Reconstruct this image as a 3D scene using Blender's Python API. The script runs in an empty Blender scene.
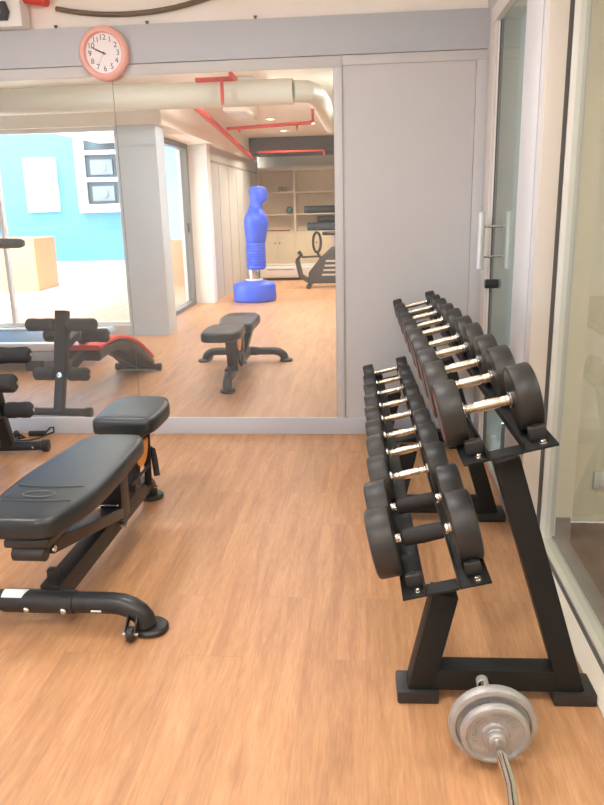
import bpy, bmesh, math, random
from mathutils import Vector, Matrix
random.seed(7)
PI = math.pi
SC = bpy.context.scene
COL = SC.collection

# ------------------------------------------------------------------ camera
cam_data = bpy.data.cameras.new('camera')
cam = bpy.data.objects.new('camera', cam_data)
COL.objects.link(cam)
cam_data.sensor_fit = 'VERTICAL'
cam_data.sensor_height = 24.0
cam_data.lens = 24.0 * 727.05 / 805.0
cam_data.clip_start = 0.02
cam_data.clip_end = 300
_p, _y, _r = 0.266811, -0.0908803, -0.0252499
_f = Vector((math.sin(_y) * math.cos(_p), math.cos(_y) * math.cos(_p), -math.sin(_p)))
_rt = _f.cross(Vector((0, 0, 1))).normalized()
_up = _rt.cross(_f)
_r2 = _rt * math.cos(_r) + _up * math.sin(_r)
_u2 = -_rt * math.sin(_r) + _up * math.cos(_r)
cam.matrix_world = Matrix(((_r2.x, _u2.x, -_f.x, 0), (_r2.y, _u2.y, -_f.y, 0), (_r2.z, _u2.z, -_f.z, 1.28), (0, 0, 0, 1)))
SC.camera = cam

# ------------------------------------------------------------------ world, sun, exposure
W = bpy.data.worlds.new('daylight_sky')
SC.world = W
W.use_nodes = True
_bg = W.node_tree.nodes['Background']
_bg.inputs['Color'].default_value = (0.80, 0.91, 1.0, 1)
_bg.inputs['Strength'].default_value = 8.0
_sd = bpy.data.lights.new('sun', 'SUN')
_sd.energy = 5.0
_sd.angle = 0.01
_sd.color = (1.0, 0.95, 0.88)
_so = bpy.data.objects.new('sun', _sd)
COL.objects.link(_so)
_so.rotation_euler = Vector((0.45, -0.27, -0.85)).to_track_quat('-Z', 'Y').to_euler()

SC.view_settings.view_transform = 'Standard'
SC.view_settings.look = 'None'
SC.view_settings.exposure = 0.52
SC.view_settings.gamma = 1.0
SC.view_settings.use_curve_mapping = False
SC.cycles.use_denoising = True
SC.cycles.max_bounces = 12
SC.cycles.diffuse_bounces = 6
SC.cycles.glossy_bounces = 6
SC.cycles.transparent_max_bounces = 16
SC.cycles.sample_clamp_indirect = 6.0
SC.cycles.blur_glossy = 0.6


# area lights, added as unseen fill for the gym and the corridor
def area(name, loc, sx, sy, energy, color=(1, 0.94, 0.88), rot=(0, 0, 0)):
    d = bpy.data.lights.new(name, 'AREA')
    d.shape = 'RECTANGLE'
    d.size, d.size_y = sx, sy
    d.energy = energy
    d.color = color
    o = bpy.data.objects.new(name, d)
    COL.objects.link(o)
    o.location = loc
    o.rotation_euler = rot
    return o


FILLS = [(-1.15, 0.50, 7), (0.12, 0.50, 7), (-1.9, 2.40, 11), (-0.55, 2.40, 11)]  # added fill lights, placed where neither camera nor mirror shows them
for _x, _yy, _e in FILLS:
    area('tube_light', (_x, _yy, 2.325), 0.22, 0.62, _e, (1, 0.98, 0.96))
    _pd = bpy.data.lights.new('tube_glow', 'POINT')      # added point fill that brightens beam, upper wall and ceiling
    _pd.energy = 7 if _yy > 1 else 10
    _pd.color = (1, 0.975, 0.94)
    _pd.shadow_soft_size = 0.05
    _po = bpy.data.objects.new('tube_glow', _pd)
    COL.objects.link(_po)
    _po.location = (_x, _yy, 2.27)

# ------------------------------------------------------------------ materials
MATS = {}


def mat(name, color, rough=0.5, metal=0.0, bump=0.0, bscale=60, vary=0.0, vscale=4, spec=0.5, coat=0.0, emit=None, estr=0.0):
    if name in MATS:
        return MATS[name]
    m = bpy.data.materials.new(name)
    m.use_nodes = True
    nt = m.node_tree
    b = nt.nodes['Principled BSDF']
    b.inputs['Base Color'].default_value = (*color, 1)
    b.inputs['Roughness'].default_value = rough
    b.inputs['Metallic'].default_value = metal
    b.inputs['Specular IOR Level'].default_value = spec
    if coat:
        b.inputs['Coat Weight'].default_value = coat
    if emit:
        b.inputs['Emission Color'].default_value = (*emit, 1)
        b.inputs['Emission Strength'].default_value = estr
    tc = nt.nodes.new('ShaderNodeTexCoord')
    if vary:
        n = nt.nodes.new('ShaderNodeTexNoise')
        n.inputs['Scale'].default_value = vscale
        n.inputs['Detail'].default_value = 5
        nt.links.new(tc.outputs['Object'], n.inputs['Vector'])
        r = nt.nodes.new('ShaderNodeValToRGB')
        r.color_ramp.elements[0].position = 0.3
        r.color_ramp.elements[1].position = 0.7
        r.color_ramp.elements[0].color = (*[max(0, c * (1 - vary)) for c in color], 1)
        r.color_ramp.elements[1].color = (*[min(1, c * (1 + vary)) for c in color], 1)
        nt.links.new(n.outputs['Fac'], r.inputs['Fac'])
        nt.links.new(r.outputs['Color'], b.inputs['Base Color'])
    if bump:
        n2 = nt.nodes.new('ShaderNodeTexNoise')
        n2.inputs['Scale'].default_value = bscale
        n2.inputs['Detail'].default_value = 4
        nt.links.new(tc.outputs['Object'], n2.inputs['Vector'])
        bp = nt.nodes.new('ShaderNodeBump')
        bp.inputs['Strength'].default_value = bump
        bp.inputs['Distance'].default_value = 0.002
        nt.links.new(n2.outputs['Fac'], bp.inputs['Height'])
        nt.links.new(bp.outputs['Normal'], b.inputs['Normal'])
    MATS[name] = m
    return m


def floor_material():
    m = bpy.data.materials.new('oak_plank_vinyl')
    m.use_nodes = True
    nt = m.node_tree
    L = nt.links.new
    N = nt.nodes.new
    b = nt.nodes['Principled BSDF']
    tc = N('ShaderNodeTexCoord')
    mp = N('ShaderNodeMapping')
    mp.inputs['Rotation'].default_value = (0, 0, PI / 2)
    L(tc.outputs['Object'], mp.inputs['Vector'])
    br = N('ShaderNodeTexBrick')
    br.offset = 0.37
    br.inputs['Scale'].default_value = 1.0
    br.inputs['Brick Width'].default_value = 0.92
    br.inputs['Row Height'].default_value = 0.18
    br.inputs['Mortar Size'].default_value = 0.0011
    br.inputs['Mortar Smooth'].default_value = 0.3
    br.inputs['Bias'].default_value = 0.0
    br.inputs['Color1'].default_value = (0, 0, 0, 1)
    br.inputs['Color2'].default_value = (1, 1, 1, 1)
    br.inputs['Mortar'].default_value = (0.5, 0.5, 0.5, 1)
    L(mp.outputs['Vector'], br.inputs['Vector'])
    # offset the grain per plank so it does not run through the joints
    sc = N('ShaderNodeVectorMath')
    sc.operation = 'MULTIPLY'
    sc.inputs[1].default_value = (1.1, 12.0, 1.0)
    L(mp.outputs['Vector'], sc.inputs[0])
    off = N('ShaderNodeVectorMath')
    off.operation = 'ADD'
    mul = N('ShaderNodeVectorMath')
    mul.operation = 'SCALE'
    mul.inputs['Scale'].default_value = 37.0
    L(br.outputs['Color'], mul.inputs[0])
    L(sc.outputs['Vector'], off.inputs[0])
    L(mul.outputs['Vector'], off.inputs[1])
    g1 = N('ShaderNodeTexNoise')
    g1.inputs['Scale'].default_value = 1.6
    g1.inputs['Detail'].default_value = 7
    g1.inputs['Roughness'].default_value = 0.62
    g1.inputs['Distortion'].default_value = 0.9
    L(off.outputs['Vector'], g1.inputs['Vector'])
    g2 = N('ShaderNodeTexNoise')
    g2.inputs['Scale'].default_value = 16.0
    g2.inputs['Detail'].default_value = 6
    L(off.outputs['Vector'], g2.inputs['Vector'])
    ramp = N('ShaderNodeValToRGB')
    e = ramp.color_ramp.elements
    e[0].position = 0.28
    e[0].color = (0.405, 0.198, 0.093, 1)
    e[1].position = 0.72
    e[1].color = (0.605, 0.330, 0.170, 1)
    mid = ramp.color_ramp.elements.new(0.5)
    mid.color = (0.520, 0.270, 0.130, 1)
    L(g1.outputs['Fac'], ramp.inputs['Fac'])
    fine = N('ShaderNodeMixRGB')
    fine.blend_type = 'OVERLAY'
    fine.inputs['Fac'].default_value = 0.30
    L(ramp.outputs['Color'], fine.inputs['Color1'])
    L(g2.outputs['Fac'], fine.inputs['Color2'])
    # plank to plank tone
    tone = N('ShaderNodeMapRange')
    tone.inputs['To Min'].default_value = 0.93
    tone.inputs['To Max'].default_value = 1.06
    L(br.outputs['Color'], tone.inputs['Value'])
    tm = N('ShaderNodeVectorMath')
    tm.operation = 'SCALE'
    L(fine.outputs['Color'], tm.inputs[0])
    L(tone.outputs['Result'], tm.inputs['Scale'])
    # knots
    ks = N('ShaderNodeVectorMath')
    ks.operation = 'MULTIPLY'
    ks.inputs[1].default_value = (1.5, 4.0, 1.0)
    L(mp.outputs['Vector'], ks.inputs[0])
    vo = N('ShaderNodeTexVoronoi')
    vo.inputs['Scale'].default_value = 1.0
    L(ks.outputs['Vector'], vo.inputs['Vector'])
    kr = N('ShaderNodeValToRGB')
    kr.color_ramp.elements[0].position = 0.0
    kr.color_ramp.elements[0].color = (0.72, 0.66, 0.62, 1)
    kr.color_ramp.elements[1].position = 0.13
    kr.color_ramp.elements[1].color = (1, 1, 1, 1)
    L(vo.outputs['Distance'], kr.inputs['Fac'])
    km = N('ShaderNodeMixRGB')
    km.blend_type = 'MULTIPLY'
    km.inputs['Fac'].default_value = 0.8
    L(tm.outputs['Vector'], km.inputs['Color1'])
    L(kr.outputs['Color'], km.inputs['Color2'])
    # joints
    jm = N('ShaderNodeMixRGB')
    jm.blend_type = 'MIX'
    jm.inputs['Color2'].default_value = (0.40, 0.21, 0.11, 1)
    jf = N('ShaderNodeMath')
    jf.operation = 'MULTIPLY'
    jf.inputs[1].default_value = 0.55
    L(br.outputs['Fac'], jf.inputs[0])
    L(jf.outputs['Value'], jm.inputs['Fac'])
    L(km.outputs['Color'], jm.inputs['Color1'])
    L(jm.outputs['Color'], b.inputs['Base Color'])
    b.inputs['Roughness'].default_value = 0.43
    b.inputs['Specular IOR Level'].default_value = 0.7
    bp = N('ShaderNodeBump')
    bp.inputs['Strength'].default_value = 0.12
    bp.inputs['Distance'].default_value = 0.001
    L(g2.outputs['Fac'], bp.inputs['Height'])
    L(bp.outputs['Normal'], b.inputs['Normal'])
    return m


def glass_material(name, tint=(0.95, 0.97, 0.96), refl=1.0):
    m = bpy.data.materials.new(name)
    m.use_nodes = True
    nt = m.node_tree
    nt.nodes.clear()
    out = nt.nodes.new('ShaderNodeOutputMaterial')
    mix = nt.nodes.new('ShaderNodeMixShader')
    tr = nt.nodes.new('ShaderNodeBsdfTransparent')
    tr.inputs['Color'].default_value = (*tint, 1)
    gl = nt.nodes.new('ShaderNodeBsdfGlossy')
    gl.inputs['Roughness'].default_value = 0.0
    fr = nt.nodes.new('ShaderNodeFresnel')
    fr.inputs['IOR'].default_value = 1.5
    geo = nt.nodes.new('ShaderNodeNewGeometry')
    inv = nt.nodes.new('ShaderNodeMath')
    inv.operation = 'SUBTRACT'
    inv.inputs[0].default_value = 1.0
    nt.links.new(geo.outputs['Backfacing'], inv.inputs[1])
    mu = nt.nodes.new('ShaderNodeMath')
    mu.operation = 'MULTIPLY'
    nt.links.new(fr.outputs['Fac'], mu.inputs[0])
    nt.links.new(inv.outputs['Value'], mu.inputs[1])
    m2 = nt.nodes.new('ShaderNodeMath')
    m2.operation = 'MULTIPLY'
    m2.inputs[1].default_value = refl
    nt.links.new(mu.outputs['Value'], m2.inputs[0])
    nt.links.new(m2.outputs['Value'], mix.inputs['Fac'])
    nt.links.new(tr.outputs['BSDF'], mix.inputs[1])
    nt.links.new(gl.outputs['BSDF'], mix.inputs[2])
    nt.links.new(mix.outputs['Shader'], out.inputs['Surface'])
    return m


M_FLOOR = floor_material()
M_GLASS = glass_material('clear_glass')
M_DOORGLASS = glass_material('grey_green_glass', (0.86, 0.91, 0.89))
M_WALL = mat('lilac_grey_paint', (0.585, 0.580, 0.575), 0.55, vary=0.025, vscale=1.5)
M_BEAM = mat('grey_beam_paint', (0.500, 0.525, 0.565), 0.5, vary=0.03, vscale=1.5)
M_TRIM = mat('pale_lilac_trim', (0.62, 0.615, 0.61), 0.45)
M_BASE = mat('pale_grey_skirting', (0.57, 0.595, 0.655), 0.4)
M_CREAM = mat('cream_plaster', (0.92, 0.87, 0.80), 0.8, bump=0.3, bscale=25, vary=0.03)
M_CEIL = mat('white_ceiling_paint', (0.90, 0.87, 0.80), 0.8)
M_WHITE = mat('white_paint', (0.70, 0.69, 0.70), 0.45)
M_BEIGE = mat('beige_jamb_paint', (0.70, 0.64, 0.58), 0.5)
M_GROOVE = mat('dark_grey_gasket', (0.10, 0.095, 0.09), 0.6)
M_ALU = mat('brushed_aluminium', (0.88, 0.88, 0.88), 0.35, 0.6)
M_ALUW = mat('pale_powder_coated_aluminium', (0.76, 0.75, 0.71), 0.4)
M_CHROME = mat('chrome', (0.86, 0.84, 0.80), 0.12, 1.0)
M_BRASSY = mat('knurled_warm_steel', (0.93, 0.85, 0.72), 0.24, 1.0, bump=0.5, bscale=400)
M_RUBBER = mat('black_urethane', (0.030, 0.028, 0.027), 0.45, bump=0.15, bscale=90)
M_RUBFACE = mat('grey_urethane_end_face', (0.09, 0.09, 0.10), 0.3)
M_BLACK = mat('black_powder_coat', (0.015, 0.016, 0.0165), 0.5, spec=0.28, bump=0.1, bscale=300)
M_GRIP = mat('black_foam_grip', (0.028, 0.026, 0.026), 0.75, bump=0.3, bscale=200)
M_FOAM = mat('black_foam', (0.030, 0.032, 0.034), 0.8, bump=0.3, bscale=160)
M_LEATHER = mat('black_vinyl_upholstery', (0.020, 0.027, 0.031), 0.36, bump=0.2, bscale=260)
M_PLASTIC = mat('black_plastic', (0.025, 0.025, 0.026), 0.4)
M_CHAR = mat('charcoal_powder_coat', (0.022, 0.023, 0.026), 0.36)
M_IRON = mat('grey_hammertone_iron', (0.42, 0.415, 0.41), 0.42, 0.35, bump=0.6, bscale=120, vary=0.12, vscale=30)
M_RED = mat('red_vinyl', (0.75, 0.045, 0.03), 0.4)
M_REDPIPE = mat('red_pipe_paint', (0.68, 0.065, 0.045), 0.45)
M_BLUE = mat('blue_rubber', (0.045, 0.125, 0.93), 0.45)
M_PINK = mat('pink_plastic', (0.90, 0.50, 0.43), 0.4)
M_DIAL = mat('clock_dial', (0.86, 0.83, 0.84), 0.5)
M_INK = mat('dark_grey_ink', (0.06, 0.06, 0.065), 0.6)
M_STICK = mat('white_label', (0.85, 0.85, 0.83), 0.5)
M_ORANGE = mat('orange_plastic', (0.85, 0.30, 0.04), 0.4)
M_CORD = mat('brown_cable', (0.17, 0.13, 0.09), 0.5)
M_TMWHITE = mat('silver_white_shell', (0.70, 0.74, 0.80), 0.3)
M_TMBLUE = mat('blue_grey_rail', (0.34, 0.42, 0.52), 0.35)
M_TILE = mat('white_terrace_tile', (0.88, 0.87, 0.85), 0.6)
M_SKYBLUE = mat('sky_blue_render', (0.075, 0.23, 0.44), 0.8, bump=0.2, bscale=8, vary=0.05)
M_EXTWHITE = mat('exterior_white_render', (0.86, 0.86, 0.85), 0.7)
M_TERRA = mat('orange_terracotta_render', (0.58, 0.24, 0.10), 0.7, vary=0.06)
M_PANE = mat('dark_window_pane', (0.06, 0.08, 0.10), 0.6, spec=0.2)
M_LEAF = mat('green_leaf', (0.10, 0.28, 0.07), 0.6)
M_BEECH = mat('beech_laminate', (0.77, 0.66, 0.49), 0.45, vary=0.04, vscale=3)
M_WARMWALL = mat('warm_panel_laminate', (0.51, 0.50, 0.50), 0.5, vary=0.04, vscale=2)
M_DUCT = mat('ivory_duct', (0.80, 0.80, 0.70), 0.5)
M_COOLWALL = mat('pale_blue_grey_paint', (0.60, 0.68, 0.75), 0.5, vary=0.02)
M_HALL = mat('cream_corridor_paint', (0.74, 0.70, 0.56), 0.7)
M_CARPET = mat('dark_brown_corridor_floor', (0.13, 0.105, 0.095), 0.6, bump=0.3, bscale=40, vary=0.25, vscale=6)
M_MATROLL = mat('blue_grey_mat', (0.045, 0.06, 0.085), 0.7)
M_TEAL = mat('teal_plastic', (0.03, 0.20, 0.22), 0.4)
M_BIKE = mat('dark_grey_shroud', (0.07, 0.07, 0.073), 0.4)
M_SILVER = mat('silver_paint', (0.66, 0.65, 0.62), 0.3, 0.3)
M_DARKBEAM = mat('dark_grey_beam', (0.10, 0.10, 0.10), 0.7)
M_TRACK = mat('track_alu_paint', (0.52, 0.50, 0.44), 0.45)


def mirror_material():
    m = bpy.data.materials.new('mirror_silvering')
    m.use_nodes = True
    nt = m.node_tree
    b = nt.nodes['Principled BSDF']
    b.inputs['Base Color'].default_value = (0.93, 0.945, 0.93, 1)
    b.inputs['Metallic'].default_value = 1.0
    b.inputs['Roughness'].default_value = 0.0
    df = nt.nodes.new('ShaderNodeBsdfDiffuse')       # lens haze put into the mirror as a grey diffuse share
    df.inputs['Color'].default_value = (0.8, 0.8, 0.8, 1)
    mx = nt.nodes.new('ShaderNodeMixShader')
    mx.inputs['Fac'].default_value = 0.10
    out = nt.nodes['Material Output']
    nt.links.new(b.outputs['BSDF'], mx.inputs[1])
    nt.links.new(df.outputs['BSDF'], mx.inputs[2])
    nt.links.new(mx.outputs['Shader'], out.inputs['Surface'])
    return m


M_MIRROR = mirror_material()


# ------------------------------------------------------------------ mesh builder
class MB:
    def __init__(self):
        self.v, self.f, self.mi = [], [], []
        self.M = Matrix.Identity(4)
        self.k = 0

    def add(self, vs, fs):
        n = len(self.v)
        self.v += [self.M @ Vector(p) for p in vs]
        self.f += [tuple(i + n for i in f) for f in fs]
        self.mi += [self.k] * len(fs)
        return self

    def box(self, x0, x1, y0, y1, z0, z1):
        vs = [(x0, y0, z0), (x1, y0, z0), (x1, y1, z0), (x0, y1, z0), (x0, y0, z1), (x1, y0, z1), (x1, y1, z1), (x0, y1, z1)]
        return self.add(vs, [(0, 3, 2, 1), (4, 5, 6, 7), (0, 1, 5, 4), (1, 2, 6, 5), (2, 3, 7, 6), (3, 0, 4, 7)])

    def rings(self, rs, cap=True, closed=False):
        n = len(rs[0])
        vs = [p for r in rs for p in r]
        fs = []
        m = len(rs)
        for i in range(m if closed else m - 1):
            a, b = i * n, ((i + 1) % m) * n
            for j in range(n):
                k = (j + 1) % n
                fs.append((a + j, a + k, b + k, b + j))
        if cap and not closed:
            fs.append(tuple(range(n))[::-1])
            fs.append(tuple((m - 1) * n + j for j in range(n)))
        return self.add(vs, fs)

    def sweep(self, path, prof, up=(0, 0, 1), cap=True, scales=None):
        P = [Vector(p) for p in path]
        rs = []
        U = Vector(up)
        for i, p in enumerate(P):
            if i == 0:
                t = (P[1] - P[0]).normalized()
                s = 1
            elif i == len(P) - 1:
                t = (P[-1] - P[-2]).normalized()
            else:
                t = ((P[i] - P[i - 1]).normalized() + (P[i + 1] - P[i]).normalized()).normalized()
            side = t.cross(U)
            if side.length < 1e-4:
                side = t.cross(Vector((0, 1, 0.01)))
            side.normalize()
            upv = side.cross(t).normalized()
            k = scales[i] if scales else 1
            rs.append([p + side * a * k + upv * b * k for a, b in prof])
        return self.rings(rs, cap)

    def tube(self, path, r, n=14, up=(0, 0, 1), scales=None):
        return self.sweep(path, [(r * math.cos(2 * PI * j / n), r * math.sin(2 * PI * j / n)) for j in range(n)], up, True, scales)

    def bar(self, path, w, h, up=(0, 0, 1)):
        return self.sweep(path, [(-w / 2, -h / 2), (w / 2, -h / 2), (w / 2, h / 2), (-w / 2, h / 2)], up)

    def lathe(self, prof, o=(0, 0, 0), axis=(0, 0, 1), n=32):
        # prof: list of (radius, distance along axis)
        A = Vector(axis).normalized()
        X = A.orthogonal().normalized()
        Y = A.cross(X)
        O = Vector(o)
        rs = [[O + A * h + (X * math.cos(2 * PI * j / n) + Y * math.sin(2 * PI * j / n)) * max(r, 1e-5) for j in range(n)] for r, h in prof]
        return self.rings(rs, True)

    def cyl(self, a, b, r, n=20, c=0.0):
        a, b = Vector(a), Vector(b)
        L = (b - a).length
        c = min(c, L / 2.5, r * .6)
        pr = [(r - c, 0), (r, c), (r, L - c), (r - c, L)] if c > 0 else [(r, 0), (r, L)]
        return self.lathe(pr, a, b - a, n)

    def sphere(self, o, r, n=16, sc=(1, 1, 1)):
        rs = []
        for i in range(1, n // 2):
            th = PI * i / (n // 2)
            rs.append([Vector(o) + Vector((r * sc[0] * math.sin(th) * math.cos(2 * PI * j / n), r * sc[1] * math.sin(th) * math.sin(2 * PI * j / n), -r * sc[2] * math.cos(th))) for j in range(n)])
        return self.rings(rs, True)

    def pad(self, outline, z0, z1, r=0.02):
        # cushion: outline polygon (x, y) with rounded edges
        n = len(outline)
        area_ = sum(outline[i][0] * outline[(i + 1) % n][1] - outline[(i + 1) % n][0] * outline[i][1] for i in range(n))
        sgn = 1 if area_ > 0 else -1

        def inset(d):
            res = []
            for i in range(n):
                p0, p1, p2 = [Vector(outline[(i + k) % n]) for k in (-1, 0, 1)]
                t1, t2 = (p1 - p0).normalized(), (p2 - p1).normalized()
                n1, n2 = Vector((-t1.y, t1.x)) * sgn, Vector((-t2.y, t2.x)) * sgn
                b = (n1 + n2)
                b = b / max(0.35, b.length_squared / 2)
                res.append(p1 + b * d)
            return res
        rs = []
        for d, z in ((r * .8, z0), (r * .2, z0 + r * .25), (0, z0 + r * .7), (0, z1 - r), (r * .13, z1 - r * .5), (r * .5, z1 - r * .13), (r * 1.1, z1), (r * 2.2, z1 + r * .1)):
            rs.append([(p.x, p.y, z) for p in inset(d)])
        return self.rings(rs if sgn > 0 else [x[::-1] for x in rs], True)

    def build(self, name, material, parent=None, bevel=0.0, smooth=True, angle=40, seg=2):
        me = bpy.data.meshes.new(name)
        me.from_pydata([tuple(p) for p in self.v], [], self.f)
        bm = bmesh.new()
        bm.from_mesh(me)
        bmesh.ops.recalc_face_normals(bm, faces=bm.faces)
        if bevel:
            es = [e for e in bm.edges if len(e.link_faces) == 2 and e.calc_face_angle(0) > math.radians(50)]
            bmesh.ops.bevel(bm, geom=es, offset=bevel, segments=seg, profile=0.6, affect='EDGES', clamp_overlap=True)
        bm.to_mesh(me)
        bm.free()
        ms = material if isinstance(material, (list, tuple)) else [material]
        for m in ms:
            me.materials.append(m)
        if len(ms) > 1 and not bevel:
            for p, k in zip(me.polygons, self.mi):
                p.material_index = k
        if smooth:
            me.shade_smooth()
            me.set_sharp_from_angle(angle=math.radians(angle))
        o = bpy.data.objects.new(name, me)
        COL.objects.link(o)
        if parent:
            o.parent = parent
        return o


def tag(o, label=None, cat=None, group=None, kind=None):
    if label:
        o['label'] = label
    if cat:
        o['category'] = cat
    if group:
        o['group'] = group
    if kind:
        o['kind'] = kind
    return o


def empty(name, loc, label, cat, rz=0.0, group=None):
    o = bpy.data.objects.new(name, None)
    COL.objects.link(o)
    o.location = loc
    o.rotation_euler = (0, 0, rz)
    o.empty_display_size = 0.1
    return tag(o, label, cat, group)


def struct(name, mb, m, parent=None, label=None, bevel=0.0):
    o = mb.build(name, m, parent, bevel, smooth=False) if not bevel else mb.build(name, m, parent, bevel)
    if not parent:
        o['kind'] = 'structure'
        if label:
            o['label'] = label
    return o


def B(*a):
    return MB().box(*a)


def text_mesh(name, body, size, depth, material, parent, matrix, align='CENTER'):
    cu = bpy.data.curves.new(name, 'FONT')
    cu.body = body
    cu.size = size
    cu.extrude = depth
    cu.align_x = align
    cu.align_y = 'CENTER'
    tmp = bpy.data.objects.new(name + '_source', cu)
    COL.objects.link(tmp)
    dg = bpy.context.evaluated_depsgraph_get()
    me = bpy.data.meshes.new_from_object(tmp.evaluated_get(dg))
    bpy.data.objects.remove(tmp)
    bpy.data.curves.remove(cu)
    me.materials.clear()
    me.materials.append(material)
    me.name = name
    o = bpy.data.objects.new(name, me)
    COL.objects.link(o)
    o.matrix_local = matrix
    if parent:
        o.parent = parent
    return o


D = 3.99      # mirror wall plane

# ================================================================== SETTING
struct('floor', B(-4.6, 0.655, -6.45, 4.05, -0.10, 0.0), M_FLOOR, label='oak plank floor of the gym')
struct('ceiling', B(-4.8, 2.2, -6.6, 4.3, 2.42, 2.60), M_CEIL, label='cream white ceiling')

# mirror wall: upper cream recess, grey beam, panel right of the mirror
struct('wall_back', B(-4.6, 0.66, D + 0.03, D + 0.20, 0, 2.42), M_CREAM, label='cream wall strip above the grey beam')
bm_ = B(-4.6, 0.605, D - 0.015, D + 0.05, 1.995, 2.177)
struct('trim_beam', bm_, M_BEAM, label='grey beam running over the mirror', bevel=0.004)
struct('trim_mirror_head', B(-4.6, -0.1175, D - 0.008, D + 0.05, 1.940, 1.993), M_WALL, label='pale rail directly above the mirror', bevel=0.002)
struct('trim_mirror_side', B(-0.162, -0.118, D - 0.012, D + 0.05, 0.098, 1.939), M_TRIM, label='slim upright strip at the right edge of the mirror', bevel=0.002)
struct('trim_panel', B(-0.1175, 0.548, D, D + 0.05, 0.098, 1.9465), M_WALL, label='plain lilac grey wall panel right of the mirror')
struct('trim_panel_head', B(-0.1170, 0.605, D - 0.008, D + 0.05, 1.947, 1.993), M_WALL, bevel=0.002)
struct('trim_corner', B(0.550, 0.605, D - 0.010, D + 0.05, 0.098, 1.9465), M_TRIM, label='upright corner strip beside the door', bevel=0.002)
struct('baseboard_back', B(-4.6, 0.605, D - 0.016, D + 0.03, 0.0, 0.0975), M_BASE, label='pale skirting under the mirror', bevel=0.003)

# mirror panes
for i, (x0, x1, lab) in enumerate(((-1.3085, -0.1635, 'large wall mirror pane right of the thin vertical seam'),
                                  (-4.59, -1.3110, 'wall mirror pane left of the thin vertical seam'))):
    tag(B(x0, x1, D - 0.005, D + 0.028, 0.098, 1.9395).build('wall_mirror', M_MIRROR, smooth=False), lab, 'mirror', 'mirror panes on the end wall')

# ---- right side: door bay, white panel, jamb, sliding glass
struct('wall_right', B(0.600, 0.70, 3.68, D + 0.03, 0, 2.42), M_WALL, label='narrow wall strip between door and corner')
struct('trim_door_post', B(0.588, 0.612, 3.70, 3.82, 0, 2.13), M_BEIGE, label='beige upright door post', bevel=0.003)
struct('trim_door_head', B(0.585, 0.70, 3.02, 3.80, 2.06, 2.13), M_ALUW, label='pale header over the glass door', bevel=0.003)
struct('wall_right_upper', B(0.600, 0.70, 3.02, 3.68, 2.13, 2.42), M_WALL)
door = B(0.604, 0.616, 3.07, 3.635, 0.03, 2.05).build('door_1', M_DOORGLASS, smooth=False)
tag(door, 'frameless glass door with a tall chrome pull handle', 'door', kind='structure')
B(0.598, 0.620, 3.640, 3.672, 0.03, 2.05).build('door_edge', M_STICK, door, 0.002)
B(0.601, 0.6175, 3.6352, 3.6398, 0.03, 2.05).build('door_gasket', M_GROOVE, door)
hd = MB()
hd.cyl((0.545, 3.60, 0.955), (0.545, 3.60, 1.222), 0.017, 16, 0.003)
hd.build('handle', M_ALU, door)
hd = MB()
hd.cyl((0.675, 3.60, 0.955), (0.675, 3.60, 1.222), 0.017, 16, 0.003)
hd.build('handle', M_ALU, door)
for z in (1.015, 1.155):
    MB().cyl((0.545, 3.60, z), (0.675, 3.60, z), 0.007, 10).build('handle_post', M_CHROME, door)
lk = MB()
lk.cyl((0.572, 3.60, 0.885), (0.648, 3.60, 0.885), 0.022, 18, 0.004)
lk.build('lock', M_PLASTIC, door)
MB().box(0.600, 0.620, 3.07, 3.65, 0.0, 0.0295).build('bottom_rail', M_ALU, door, 0.002)

wp = B(0.598, 0.735, 2.68, 3.055, 0.0, 2.42)
struct('wall_right_panel', wp, M_WHITE, label='white upright wall panel between glass door and sliding window')
struct('trim_white_panel', B(0.5935, 0.5975, 2.76, 3.00, 0.10, 2.10), M_WHITE, label='raised white panel face', bevel=0.004)
struct('baseboard_right', B(0.586, 0.5975, 2.68, 3.055, 0.0, 0.095), M_BASE)
# jamb facing the camera at y = 2.65
struct('trim_jamb_inner', B(0.590, 0.6535, 2.645, 2.6795, 0.0, 2.42), M_BEIGE, label='beige inner jamb of the sliding glass', bevel=0.002)
struct('trim_jamb_groove', B(0.6540, 0.6690, 2.652, 2.6795, 0.0, 2.42), M_GROOVE, label='dark gasket groove in the jamb')
struct('trim_jamb_outer', B(0.6695, 0.718, 2.645, 2.6795, 0.0, 2.42), M_ALUW, label='pale aluminium stile of the sliding glass', bevel=0.002)
# threshold: beige strip, dark groove, pale rail
struct('trim_threshold_inner', B(0.600, 0.6535, -6.4, 2.6445, -0.02, 0.006), M_BEIGE, label='beige threshold strip along the glass')
struct('trim_threshold_groove', B(0.6540, 0.6660, -6.4, 2.6515, -0.04, 0.004), M_GROOVE)
struct('trim_threshold_outer', B(0.6665, 0.718, -6.4, 2.6445, -0.02, 0.012), M_TRACK, label='pale metal floor track of the sliding glass')
struct('trim_glass_head', B(0.600, 0.735, -6.4, 2.6445, 2.10, 2.42), M_ALUW, label='header above the sliding glass')
win = B(0.688, 0.696, -6.3, 2.6440, 0.0125, 2.0995).build('window_1', M_GLASS, smooth=False)
tag(win, 'large clear glass partition pane along the right side', 'window', kind='structure')

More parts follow.
